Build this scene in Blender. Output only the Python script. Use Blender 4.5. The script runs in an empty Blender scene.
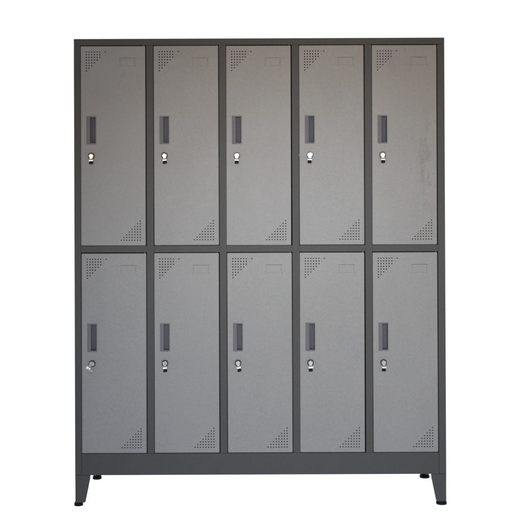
import bpy, bmesh, math
from mathutils import Vector, Matrix, Euler

scene = bpy.context.scene
R = math.radians
# ------------------------------------------------------------------ camera
D = 3.76
cam_d = bpy.data.cameras.new('camera')
cam_d.sensor_width = 36.0
cam_d.lens = 36.0 * (D / 0.00405) / 523.0
cam_d.clip_end = 200
cam = bpy.data.objects.new('camera', cam_d)
scene.collection.objects.link(cam)
PITCH, YAW, ROLL = 0.20, 0.0, -0.23          # degrees
cam.location = (0.0, -3.7525, 0.9868)
q = Euler((R(90 + PITCH), 0, R(YAW)), 'XYZ').to_matrix() @ Matrix.Rotation(R(ROLL), 3, 'Z')
cam.rotation_euler = q.to_euler()
cam_d.shift_y = -math.tan(R(PITCH)) * cam_d.lens / 36.0
scene.camera = cam
scene.render.resolution_x = 1024
scene.render.resolution_y = 1024
scene.view_settings.view_transform = 'Standard'
scene.view_settings.look = 'None'
scene.view_settings.exposure = 0
scene.view_settings.gamma = 1

# ------------------------------------------------------------------ world: added light gradient, white behind, brighter from below, dim behind the camera
w = bpy.data.worlds.new('World'); scene.world = w; w.use_nodes = True
nt = w.node_tree; nt.nodes.clear()
def N(t, typ, **kw):
    n = t.nodes.new(typ)
    for k, v in kw.items(): setattr(n, k, v)
    return n
out = N(nt, 'ShaderNodeOutputWorld'); bg = N(nt, 'ShaderNodeBackground')
tc = N(nt, 'ShaderNodeTexCoord'); sep = N(nt, 'ShaderNodeSeparateXYZ')
nt.links.new(tc.outputs['Generated'], sep.inputs[0])
front = N(nt, 'ShaderNodeMapRange'); front.inputs[1].default_value = -0.15; front.inputs[2].default_value = 0.25
nt.links.new(sep.outputs['Y'], front.inputs[0])
mx1 = N(nt, 'ShaderNodeMix', data_type='RGBA')
DIM_FRONT = (0.15, 0.18, 0.24, 1)
mx1.inputs[6].default_value = DIM_FRONT
mx1.inputs[7].default_value = (1.08, 1.08, 1.08, 1)
nt.links.new(front.outputs[0], mx1.inputs[0])
down = N(nt, 'ShaderNodeMapRange'); down.inputs[1].default_value = 0.0; down.inputs[2].default_value = -0.03
nt.links.new(sep.outputs['Z'], down.inputs[0])
thr = N(nt, 'ShaderNodeMapRange'); thr.inputs[1].default_value = -0.6; thr.inputs[2].default_value = -0.1   # low front dimmed to darken what the lower locks reflect
thr.inputs[3].default_value = -0.45; thr.inputs[4].default_value = -0.03
nt.links.new(sep.outputs['Y'], thr.inputs[0]); nt.links.new(thr.outputs[0], down.inputs[2])
mx2 = N(nt, 'ShaderNodeMix', data_type='RGBA')
mx2.inputs[7].default_value = (1.14, 1.16, 1.27, 1)
nt.links.new(down.outputs[0], mx2.inputs[0]); nt.links.new(mx1.outputs[2], mx2.inputs[6])
nt.links.new(mx2.outputs[2], bg.inputs[0]); bg.inputs[1].default_value = 1.0
nt.links.new(bg.outputs[0], out.inputs[0])

# ------------------------------------------------------------------ lamps
def area(name, loc, target, sx, sy, power, col):
    l = bpy.data.lights.new(name, 'AREA'); l.shape = 'RECTANGLE'; l.size = sx; l.size_y = sy
    l.energy = power; l.color = col
    o = bpy.data.objects.new(name, l); scene.collection.objects.link(o)
    o.location = loc
    o.rotation_euler = (Vector(target) - Vector(loc)).to_track_quat('-Z', 'Y').to_euler()
    return o
# wide warm softbox above and behind the camera: it is what glares in the upper locks
area('window_softbox', (-0.2, -4.1, 1.98), (0, 0, 1.3), 3.4, 0.75, 48, (1.0, 0.775, 0.50))
# two spots added by the camera to tint the doors: a cool one aimed at the lower half, a warm one higher and to the right, both falling off to the corners
def spot(name, target, power, col):
    sl = bpy.data.lights.new(name, 'SPOT'); sl.energy = power; sl.color = col
    sl.spot_size = R(38.5); sl.spot_blend = 1.0; sl.shadow_soft_size = 0.10
    so = bpy.data.objects.new(name, sl); scene.collection.objects.link(so)
    so.location = (0.25, -4.0, 1.45)
    so.rotation_euler = (Vector(target) - so.location).to_track_quat('-Z', 'Y').to_euler()
spot('added_cool_spot', (0.19, 0, 0.73), 470, (0.44, 0.713, 1.0))
spot('added_warm_spot', (0.31, 0, 1.05), 232, (1.0, 0.537, 0.02))

# ------------------------------------------------------------------ materials
def bsdf(name, col, rough=0.5, metal=0.0, spec=0.3):
    m = bpy.data.materials.new(name); m.use_nodes = True
    b = m.node_tree.nodes['Principled BSDF']
    b.inputs['Base Color'].default_value = (*col, 1); b.inputs['Roughness'].default_value = rough
    b.inputs['Metallic'].default_value = metal; b.inputs['Specular IOR Level'].default_value = spec
    return m, b

def powder(name, col, var=0.10, spec=0.2, rough=0.5, stains=False):
    """powder coated sheet steel: fine orange peel, slight cloudiness, faint dust"""
    m, b = bsdf(name, col, rough, 0, spec)
    t = m.node_tree; L = t.links.new
    geo = N(t, 'ShaderNodeNewGeometry')
    def noise(scale, detail=3, rough_=0.55, vec=None):
        n = N(t, 'ShaderNodeTexNoise'); n.inputs['Scale'].default_value = scale
        n.inputs['Detail'].default_value = detail; n.inputs['Roughness'].default_value = rough_
        L(vec or geo.outputs['Position'], n.inputs['Vector']); return n
    def math_(op, a, b_=None, c=None):
        n = N(t, 'ShaderNodeMath', operation=op)
        for i, v in enumerate((a, b_, c)):
            if v is None: continue
            if isinstance(v, (int, float)): n.inputs[i].default_value = v
            else: L(v, n.inputs[i])
        return n.outputs[0]
    cloud = noise(5.5, 4); mott = noise(85, 2); grain = noise(230, 2)
    v = math_('MULTIPLY_ADD', cloud.outputs[0], var * 1.0, 1 - var * 0.5)
    v = math_('ADD', v, math_('MULTIPLY_ADD', mott.outputs[0], var * 1.4, -var * 0.7))
    v = math_('ADD', v, math_('MULTIPLY_ADD', grain.outputs[0], var * 4.2, -var * 2.1))
    speck = noise(38, 3, 0.7); sr = N(t, 'ShaderNodeMapRange'); sr.inputs[1].default_value = 0.71; sr.inputs[2].default_value = 0.78
    L(speck.outputs[0], sr.inputs[0]); v = math_('SUBTRACT', v, math_('MULTIPLY', sr.outputs[0], 0.10))
    scuff_map = N(t, 'ShaderNodeMapping'); scuff_map.inputs['Scale'].default_value = (9, 1, 2.2); L(geo.outputs['Position'], scuff_map.inputs['Vector'])
    scuff = noise(1.3, 6, 0.65, scuff_map.outputs[0]); v = math_('ADD', v, math_('MULTIPLY_ADD', scuff.outputs[0], var * 1.3, -var * 0.65))
    if stains:
        # grimy finger smudges near the hinge side of the right hand upper door
        mp = N(t, 'ShaderNodeMapping'); mp.inputs['Scale'].default_value = (22, 1, 9)
        L(geo.outputs['Position'], mp.inputs['Vector'])
        sm = noise(1.0, 5, 0.6, mp.outputs[0])
        sp = N(t, 'ShaderNodeSeparateXYZ'); L(geo.outputs['Position'], sp.inputs[0])
        dx = math_('DIVIDE', math_('SUBTRACT', sp.outputs['X'], 0.682), 0.055)
        dz = math_('DIVIDE', math_('SUBTRACT', sp.outputs['Z'], 1.37), 0.23)
        d2 = math_('ADD', math_('MULTIPLY', dx, dx), math_('MULTIPLY', dz, dz))
        ex = math_('DIVIDE', math_('SUBTRACT', sp.outputs['X'], 0.56), 0.06)
        ez = math_('DIVIDE', math_('SUBTRACT', sp.outputs['Z'], 1.81), 0.05)
        e2 = math_('ADD', math_('MULTIPLY', ex, ex), math_('MULTIPLY', ez, ez))
        mask = math_('ADD', math_('POWER', 2.718, math_('MULTIPLY', d2, -1.0)), math_('MULTIPLY', math_('POWER', 2.718, math_('MULTIPLY', e2, -1.0)), 0.7))
        r = N(t, 'ShaderNodeMapRange'); r.inputs[1].default_value = 0.50; r.inputs[2].default_value = 0.62
        L(sm.outputs[0], r.inputs[0])
        v = math_('SUBTRACT', v, math_('MULTIPLY', math_('MULTIPLY', r.outputs[0], mask), 0.24))
    mixc = N(t, 'ShaderNodeMix', data_type='RGBA', blend_type='MULTIPLY'); mixc.inputs[0].default_value = 1
    hue = noise(60, 1)
    hr = N(t, 'ShaderNodeMix', data_type='RGBA')
    hc = N(t, 'ShaderNodeMapRange'); hc.inputs[1].default_value = 0.38; hc.inputs[2].default_value = 0.62
    L(hue.outputs[0], hc.inputs[0]); L(hc.outputs[0], hr.inputs[0])
    hr.inputs[6].default_value = (col[0] * 1.035, col[1] * 0.985, col[2] * 1.0, 1)
    hr.inputs[7].default_value = (col[0] * 0.965, col[1] * 1.015, col[2] * 0.99, 1)
    comb = N(t, 'ShaderNodeCombineColor')
    for i in range(3): L(v, comb.inputs[i])
    L(hr.outputs[2], mixc.inputs[6]); L(comb.outputs[0], mixc.inputs[7])
    L(mixc.outputs[2], b.inputs['Base Color'])
    # orange peel and very slight buckling of the sheet
    peel = noise(420, 2); buck = noise(2.6, 1)
    b1 = N(t, 'ShaderNodeBump'); b1.inputs['Strength'].default_value = 0.25; b1.inputs['Distance'].default_value = 0.0006
    L(peel.outputs[0], b1.inputs['Height'])
    b2 = N(t, 'ShaderNodeBump'); b2.inputs['Strength'].default_value = 0.6; b2.inputs['Distance'].default_value = 0.010
    L(buck.outputs[0], b2.inputs['Height']); L(b1.outputs[0], b2.inputs['Normal'])
    L(b2.outputs[0], b.inputs['Normal'])
    return m
M_door = powder('pale grey powder coat', (0.192, 0.190, 0.188), 0.09, 0.25, 0.45, True)
M_frame = powder('charcoal powder coat', (0.0525, 0.0520, 0.0520), 0.12, 0.14, 0.52)
M_handle = powder('mid grey plastic', (0.116, 0.113, 0.122), 0.08, 0.04, 0.55)
M_pocket = powder('dark grey plastic', (0.082, 0.082, 0.096), 0.10, 0.04, 0.55)
M_chrome = bsdf('chrome', (0.82, 0.81, 0.80), 0.13, 1.0, 0.5)[0]
M_lockrim = bsdf('lock rim steel', (0.022, 0.020, 0.019), 0.35, 0.0, 0.25)[0]
M_keysteel = bsdf('key steel', (0.50, 0.49, 0.49), 0.25, 1.0, 0.5)[0]
M_black = bsdf('black key plastic', (0.008, 0.007, 0.007), 0.55, 0, 0.05)[0]
M_rubber = bsdf('black rubber', (0.004, 0.004, 0.004), 0.6, 0, 0.15)[0]
M_bolt = bsdf('galvanised bolt', (0.35, 0.30, 0.16), 0.4, 1.0, 0.5)[0]
M_inside = bsdf('inside of the locker', (0.05, 0.05, 0.05), 0.7, 0, 0.1)[0]
M_backlit_sheet = bpy.data.materials.new('white backlit sheet'); M_backlit_sheet.use_nodes = True
t = M_backlit_sheet.node_tree; t.nodes.clear()
o_ = N(t, 'ShaderNodeOutputMaterial'); tr = N(t, 'ShaderNodeBsdfTranslucent'); tr.inputs[0].default_value = (0.97, 0.97, 0.97, 1)
t.links.new(tr.outputs[0], o_.inputs[0])

# ------------------------------------------------------------------ mesh helpers
C = scene.collection
def link(name, bm, mat, parent=None, smooth=False, bevel=0, seg=2):
    if bevel:
        es = [e for e in bm.edges if len(e.link_faces) == 2 and e.calc_face_angle() > R(25)]
        bmesh.ops.bevel(bm, geom=es, offset=bevel, segments=seg, affect='EDGES', clamp_overlap=True)
    bmesh.ops.recalc_face_normals(bm, faces=bm.faces)
    me = bpy.data.meshes.new(name); bm.to_mesh(me); bm.free()
    mats = mat if isinstance(mat, (list, tuple)) else [mat]
    for m in mats: me.materials.append(m)
    if smooth:
        for p in me.polygons: p.use_smooth = True
        me.set_sharp_from_angle(angle=R(35))
    o = bpy.data.objects.new(name, me); C.objects.link(o)
    if parent: o.parent = parent
    return o
def box(bm, x0, x1, y0, y1, z0, z1):
    r = bmesh.ops.create_cube(bm, size=1)
    for v in r['verts']:
        v.co = Vector(((x0 + x1) / 2 + v.co.x * (x1 - x0), (y0 + y1) / 2 + v.co.y * (y1 - y0), (z0 + z1) / 2 + v.co.z * (z1 - z0)))
    return r['verts']
def cyl(bm, c, r, h, axis='Y', seg=24, r2=None):
    """cylinder centred on c"""
    rr = bmesh.ops.create_cone(bm, cap_ends=True, segments=seg, radius1=r, radius2=r if r2 is None else r2, depth=h)
    rot = {'Z': Matrix.Identity(3), 'Y': Matrix.Rotation(R(90), 3, 'X'), 'X': Matrix.Rotation(R(90), 3, 'Y')}[axis]
    for v in rr['verts']: v.co = rot @ v.co + Vector(c)
    return rr['verts']
def prism(bm, pts, y0, y1):
    """outline in x,z extruded between y0 and y1"""
    a = [bm.verts.new((x, y0, z)) for x, z in pts]; b = [bm.verts.new((x, y1, z)) for x, z in pts]
    n = len(pts); bm.faces.new(a); bm.faces.new(b[::-1])
    for i in range(n): bm.faces.new((a[i], b[i], b[(i + 1) % n], a[(i + 1) % n]))
    return a + b
def boolean_cut(o, cutters):
    for i, c in enumerate(cutters):
        m = o.modifiers.new('cut%d' % i, 'BOOLEAN'); m.operation = 'DIFFERENCE'; m.object = c; m.solver = 'EXACT'
    dg = bpy.context.evaluated_depsgraph_get()
    me = bpy.data.meshes.new_from_object(o.evaluated_get(dg))
    o.modifiers.clear(); old = o.data; o.data = me; me.name = old.name; bpy.data.meshes.remove(old)
    for c in cutters: bpy.data.objects.remove(c)

# ------------------------------------------------------------------ ground: added translucent sheet, lit by the world below to stay white and shadowless
bm = bmesh.new()
f = [bm.verts.new(p) for p in ((-4, -1.6, 0), (4, -1.6, 0), (4, 4.5, 0), (-4, 4.5, 0))]; bm.faces.new(f)
g = link('ground', bm, M_backlit_sheet); g['kind'] = 'structure'

# ------------------------------------------------------------------ cabinet
TOP, BOT, DEPTH = 1.890, 0.126, 0.50
X0 = -0.0066 - 0.7496                       # left outer edge
OPEN, BAR, BL, BR = 0.2665, 0.0278, 0.0265, 0.0290
cab = bpy.data.objects.new('locker_cabinet', None); C.objects.link(cab)
cab.location = (X0 + 0.7496, 0.0, 0.0); cab.empty_display_size = 0.2
cab['label'] = 'ten door charcoal steel locker cabinet with pale grey doors on four short legs'
cab['category'] = 'locker cabinet'
CX = cab.location.x
def cx(x): return x + X0 - CX                # x from the left outer edge -> cabinet space
WID = BL + 5 * OPEN + 4 * BAR + BR
opens = [BL + i * (OPEN + BAR) for i in range(5)]
ZU0, ZU1 = TOP - 0.838, TOP - 0.0260         # upper opening bottom, top
ZL0, ZL1 = TOP - 1.677, TOP - 0.8645
# shell behind the face frame: sides, top, bottom, back, partitions and shelf
bm = bmesh.new()
F = 0.022                                    # depth of the face frame
box(bm, cx(0), cx(0.0012), F, DEPTH, BOT + 0.001, TOP - 0.0012)
box(bm, cx(WID - 0.0012), cx(WID), F, DEPTH, BOT + 0.001, TOP - 0.0012)
box(bm, cx(0.0), cx(WID), F, DEPTH, TOP - 0.0012, TOP)
box(bm, cx(0.0014), cx(WID - 0.0014), F, DEPTH - 0.002, BOT, BOT + 0.0012)
box(bm, cx(0.0014), cx(WID - 0.0014), DEPTH - 0.0014, DEPTH - 0.0002, BOT + 0.0014, TOP - 0.0014)
link('outer_shell', bm, M_frame, cab)
bm = bmesh.new()
box(bm, cx(0.0015), cx(WID - 0.0015), F + 0.002, DEPTH - 0.003, (ZU0 + ZL1) / 2 - 0.006, (ZU0 + ZL1) / 2 + 0.006)
box(bm, cx(0.0015), cx(WID - 0.0015), F + 0.002, DEPTH - 0.003, ZL0 - 0.012, ZL0 - 0.002)
for i in range(4):
    xc = opens[i] + OPEN + BAR / 2
    for z0, z1 in ((ZL0 - 0.001, (ZU0 + ZL1) / 2 - 0.0065), ((ZU0 + ZL1) / 2 + 0.0065, TOP - 0.0015)):
        box(bm, cx(xc - 0.006), cx(xc + 0.006), F + 0.002, DEPTH - 0.003, z0, z1)
link('inner_partition', bm, M_inside, cab)
# face frame
xs = [(0, BL)] + [(opens[i] + OPEN, opens[i] + OPEN + BAR) for i in range(4)] + [(WID - BR, WID)]
for i, (a, b) in enumerate(xs):
    bm = bmesh.new()
    outer = i in (0, 5)
    z0 = BOT + 0.0003 if outer else ZL0 + 0.0004
    z1 = ZU1 - 0.0004
    box(bm, cx(a), cx(b), 0.0, F, z0, z1)
    link('frame_upright', bm, M_frame, cab, bevel=0.0012)
bm = bmesh.new(); box(bm, cx(0), cx(WID), 0.0, F, ZU1, TOP)
link('top_rail', bm, M_frame, cab, bevel=0.0010, seg=2)
for i in range(5):
    bm = bmesh.new(); box(bm, cx(opens[i] + 0.0002), cx(opens[i] + OPEN - 0.0002), 0.0006, F, ZL1, ZU0)
    link('middle_rail', bm, M_frame, cab, bevel=0.0008)
bm = bmesh.new(); box(bm, cx(BL + 0.0007), cx(WID - BR - 0.0009), 0.0004, F, BOT, ZL0)
link('plinth', bm, M_frame, cab, bevel=0.0010)

# ------------------------------------------------------------------ door (origin: its left top front corner; x right, z down is negative)
DW, DH, DT = 0.2612, 0.8070, 0.018
def vent_pts():
    p = []
    for r in range(8):
        for c in range(8 - r):
            p.append((0.0228 + c * 0.0110, -(0.0235 + r * 0.0110), 0.0012 if c == 6 else 0.00245))
            p.append((DW - 0.0222 - c * 0.0110, -(DH - 0.0215 - r * 0.0110), 0.00235))
    return p
HX0, HX1, HZ0, HZ1 = 0.0225, 0.0620, -0.284, -0.398
LX, LZ = 0.0422, -0.4450
def ribbon(pts, wd):
    """closed outline of a stroke of width wd along pts (x,z)"""
    l, r = [], []
    for i, p in enumerate(pts):
        a = Vector(pts[max(i - 1, 0)]); b = Vector(pts[min(i + 1, len(pts) - 1)])
        d = (b - a).normalized(); n = Vector((-d.y, d.x)) * wd / 2
        l.append(tuple(Vector(p) + n)); r.append(tuple(Vector(p) - n))
    return l + r[::-1]
def make_door():
    bm = bmesh.new(); box(bm, 0, DW, 0, DT, -DH, 0)
    es = [e for e in bm.edges]
    bmesh.ops.bevel(bm, geom=es, offset=0.0016, segments=3, affect='EDGES')
    d = link('door', bm, [M_door, M_inside])
    # hollow from behind, leaving a 1.2 mm skin
    bm = bmesh.new(); box(bm, 0.002, DW - 0.002, 0.0012, 0.03, -DH + 0.002, -0.002)
    hollow = link('cut', bm, M_inside)
    bm = bmesh.new()
    for x, z, r in vent_pts(): cyl(bm, (x, 0, z), r, 0.02, 'Y', 14)
    vents = link('cut', bm, M_door)
    bm = bmesh.new(); box(bm, HX0 + 0.002, HX1 - 0.002, -0.01, 0.01, HZ1 + 0.002, HZ0 - 0.002)
    cyl(bm, (LX, 0, LZ), 0.009, 0.02, 'Y', 32)
    hole = link('cut', bm, M_door)
    # pressed card holder: a slit along its top and fainter ones down its sides
    bm = bmesh.new()
    prism(bm, ribbon([(0.154, -0.0490), (0.224, -0.0490)], 0.00085), -0.01, 0.01)
    s = 0.00042
    prism(bm, ribbon([(0.1575, -0.0520), (0.1588, -0.0555), (0.1592, -0.062), (0.1590, -0.076), (0.1570, -0.0815), (0.1530, -0.0860)], s), -0.01, 0.01)
    prism(bm, ribbon([(0.2205, -0.0520), (0.2190, -0.0555), (0.2185, -0.062), (0.2188, -0.076), (0.2210, -0.0815), (0.2255, -0.0860)], s * 1.3), -0.01, 0.01)
    prism(bm, ribbon([(0.163, -0.0815), (0.213, -0.0815)], 0.0002), -0.01, 0.01)
    slit = link('cut', bm, M_door)
    boolean_cut(d, [hollow, vents, hole, slit])
    d.parent = cab
    # the card holder is a strip pressed slightly proud of the sheet between its slits
    bm = bmesh.new(); box(bm, 0.1612, 0.2168, -0.0007, 0.0003, -0.0806, -0.0503)
    link('card_holder', bm, M_door, d, bevel=0.0004)
    # recessed pull: bezel with a raised grip plate on the left and a deep pocket on the right
    bm = bmesh.new(); box(bm, HX0, HX1, -0.0014, 0.0006, HZ1, HZ0)
    h = link('recessed_handle', bm, M_handle, bevel=0.0006)
    PX0, PX1, PZ0, PZ1 = 0.0375, 0.0592, HZ0 - 0.0045, HZ1 + 0.0055
    bm = bmesh.new(); box(bm, PX0, PX1, -0.01, 0.01, PZ1, PZ0)
    c1 = link('cut', bm, M_handle); c1.parent = None
    boolean_cut(h, [c1])
    h.parent = d
    bm = bmesh.new()
    # open-fronted cup, its left wall sloping under the grip
    y0, y1 = 0.0006, 0.0150
    fr = [(PX0, PZ1), (PX1, PZ1), (PX1, PZ0), (PX0, PZ0)]; bk = [(PX0 - 0.006, PZ1 + 0.004), (PX1 - 0.001, PZ1 + 0.004), (PX1 - 0.001, PZ0 - 0.001), (PX0 - 0.006, PZ0 - 0.001)]
    a = [bm.verts.new((x, y0, z)) for x, z in fr]; b = [bm.verts.new((x, y1, z)) for x, z in bk]
    bm.faces.new(b)
    for i in range(4): bm.faces.new((a[i], a[(i + 1) % 4], b[(i + 1) % 4], b[i]))
    link('handle_pocket', bm, M_pocket, d)
    # lock barrel: dark rim and a chrome nose
    bm = bmesh.new(); cyl(bm, (LX, -0.0015, LZ), 0.0131, 0.003, 'Y', 40)
    link('lock_rim', bm, M_lockrim, d, smooth=True, bevel=0.0012, seg=3)
    bm = bmesh.new(); cyl(bm, (LX, -0.0050, LZ), 0.0088, 0.0052, 'Y', 36)
    link('lock_cylinder', bm, M_chrome, d, smooth=True, bevel=0.0012, seg=3)
    # hinge pin above the right corner
    bm = bmesh.new(); cyl(bm, (DW - 0.0055, 0.0040, 0.0005), 0.0016, 0.009, 'Z', 12)
    link('hinge_pin', bm, M_door, d, smooth=True)
    bm = bmesh.new(); box(bm, -0.0055, -0.0002, 0.0020, 0.0050, LZ - 0.0035, LZ + 0.0035)
    link('latch_bolt', bm, M_door, d)
    return d
def copy_tree(o, parent):
    c = o.copy(); C.objects.link(c); c.parent = parent
    for ch in list(o.children): copy_tree(ch, c)
    return c
proto = make_door()
doors = []
for row, ztop in enumerate((TOP - 0.0292, TOP - 0.8680)):
    for i in range(5):
        d = proto if not doors else copy_tree(proto, cab)
        n_ = len(doors)
        d.location = (cx(opens[i] + 0.0013 + (0, .0006, -.0002, .0004, .0009, .0007, .0002, .0008, 0, .0004)[n_]), 0.0008 + (0, .0007, .0002, .0010, .0004, .0009, 0, .0005, .0008, .0002)[n_], ztop + (0, .0004, -.0003, .0003, 0, -.0002, .0004, 0, .0003, -.0003)[n_])
        if row == 1 or i in (1, 4):
            for ch in list(d.children):
                if ch.name.startswith('latch_bolt'): bpy.data.objects.remove(ch)
        # every door hangs a hair differently
        tilt = (0.03, -0.05, 0.05, -0.03, 0.06, 0.05, 0.0, -0.04, 0.05, -0.05)[len(doors)]
        d.rotation_euler = (0, R(tilt), 0)
        doors.append(d)
bpy.context.view_layer.update()

# ------------------------------------------------------------------ legs
def make_leg(outx, sx, outy, sy, footdx, fr=0.020):
    """outx/outy: outer corner in cabinet space, sx/sy: direction inwards"""
    th = 0.0025; H0, H1 = 0.016, BOT - 0.0006
    bm = bmesh.new()
    def plate(axis):
        top, bot = 0.0615, 0.0400
        pts = [(0, H1), (top, H1), (top - 0.001, H1 - 0.012), (bot + 0.0015, H0 + 0.004), (bot - 0.003, H0), (0.0015, H0)]
        vs = prism(bm, [(p[0], p[1]) for p in pts], 0, th)
        for v in vs:
            if axis == 'x': v.co = Vector((outx + sx * v.co.x, outy + sy * v.co.y, v.co.z))
            else: v.co = Vector((outx + sx * v.co.y, outy + sy * max(v.co.x, th), v.co.z))
    plate('x'); plate('y')
    xs_ = sorted((outx + sx * 0.003, outx + sx * 0.058)); ys_ = sorted((outy + sy * 0.003, outy + sy * 0.058))
    box(bm, xs_[0], xs_[1], ys_[0], ys_[1], BOT - 0.0035, BOT - 0.0004)      # filler plate added to stop light leaking through the leg seam
    leg = link('leg', bm, M_frame, cab)
    bm = bmesh.new()
    fx, fy = outx + sx * 0.0 + footdx, outy + sy * 0.020
    cyl(bm, (fx, fy, 0.0045), fr, 0.009, 'Z', 32); cyl(bm, (fx, fy, 0.0130), fr, 0.0078, 'Z', 32, r2=fr * 0.8)
    link('rubber_foot', bm, M_rubber, leg, smooth=True, bevel=0.0012)
    bm = bmesh.new(); cyl(bm, (outx + sx * 0.022, outy + sy * 0.022, 0.029), 0.004, 0.024, 'Z', 12); cyl(bm, (outx + sx * 0.022, outy + sy * 0.022, 0.021), 0.008, 0.006, 'Z', 6)
    link('levelling_bolt', bm, M_bolt, leg)
    return leg
make_leg(cx(0.0002), 1, 0.0, 1, 0.0100, 0.0180)
make_leg(cx(WID - 0.0002), -1, 0.0, 1, -0.0165, 0.0215)
make_leg(cx(0.0002), 1, DEPTH, -1, 0.0035, 0.0205)
make_leg(cx(WID - 0.0002), -1, DEPTH, -1, -0.0040, 0.0225)

# ------------------------------------------------------------------ keys in the locks (origin: nose of the lock)
def make_key():
    root = bpy.data.objects.new('key', None); C.objects.link(root); root.empty_display_size = 0.02
    # stem plugged in the cylinder with a rounded head that drops down in front of it
    bm = bmesh.new()
    pts = [(0.0058 * math.cos(R(a)), 0.0058 * math.sin(R(a))) for a in range(0, 181, 15)]
    pts += [(-0.0050, -0.0108), (-0.0043, -0.0124), (0.0043, -0.0124), (0.0050, -0.0108)]
    prism(bm, pts, -0.0055, -0.0030)
    box(bm, -0.0012, 0.0012, -0.0032, 0.0010, -0.0040, 0.0040)
    link('key_stem', bm, M_keysteel, root, bevel=0.0004, smooth=True)
    bm = bmesh.new()
    for v in cyl(bm, (0, 0, 0), 0.0046, 0.0165, 'X', 28): v.co = Vector((v.co.x, v.co.y * 0.45 - 0.0060, v.co.z - 0.0185))
    link('key_hinge', bm, M_chrome, root, smooth=True, bevel=0.0005)
    bm = bmesh.new()
    prism(bm, [(-0.0064, -0.0234), (0.0064, -0.0234), (0.0084, -0.0292), (0.0066, -0.0332), (-0.0066, -0.0332), (-0.0084, -0.0292)], -0.0085, -0.0045)
    link('key_bow', bm, M_black, root, bevel=0.0009, smooth=True)
    return root
kproto = make_key()
ang = [3, 6, 0, -3, 1, -38, 5, 12, 1, -1]
klabels = [
    'silver key hanging in the lock of the upper row door at the far left',
    'silver key hanging in the lock of the upper row door second from the left',
    'silver key hanging in the lock of the middle door of the upper row',
    'silver key hanging in the lock of the upper row door second from the right',
    'silver key hanging in the lock of the upper row door at the far right',
    'key tilted sideways in the lock of the lower row door at the far left',
    'dark bowed key hanging in lock of the lower row door second from the left',
    'slightly turned key in the lock of the middle door of the lower row',
    'dark bowed key hanging in lock of the lower row door second from the right',
    'dark bowed key hanging in the lock of the lower row door at far right']
for n, d in enumerate(doors):
    k = kproto if n == 0 else copy_tree(kproto, None)
    k.location = d.matrix_world @ Vector((LX, -0.0076, LZ))
    k.rotation_euler = (0, R(ang[n] * -1), 0)
    k['label'] = klabels[n]; k['category'] = 'key'; k['group'] = 'keys hanging in the locker locks'
    if n == 5:
        # swung to the left; its steel bow has flopped over to the right of the hinge
        for ch in k.children:
            if ch.name.startswith('key_stem') or ch.name.startswith('key_hinge'):
                ch.scale = (1, 1, 1.22)
            else:
                bm = bmesh.new()
                prism(bm, [(-0.0040, 0.0038), (0.0040, 0.0030), (0.0190, 0.0010), (0.0235, -0.0025), (0.0215, -0.0068), (0.0120, -0.0078), (0.0030, -0.0060), (-0.0040, -0.0020)], -0.0105, -0.0060)
                tmp = link('key_bow', bm, M_keysteel, bevel=0.0008, smooth=True)
                ch.data = tmp.data; bpy.data.objects.remove(tmp)
                a = R(ang[5])
                ch.location = (0.0035, 0, -0.0262); ch.rotation_euler = (0, R(ang[5] + 12), 0)
for i, lb in enumerate(['upper row door at the far left', 'upper row door second from the left', 'middle door of the upper row', 'upper row door second from the right',
                        'faintly smudged upper row door at the far right']):
    if i == 4: doors[i]['label'] = lb
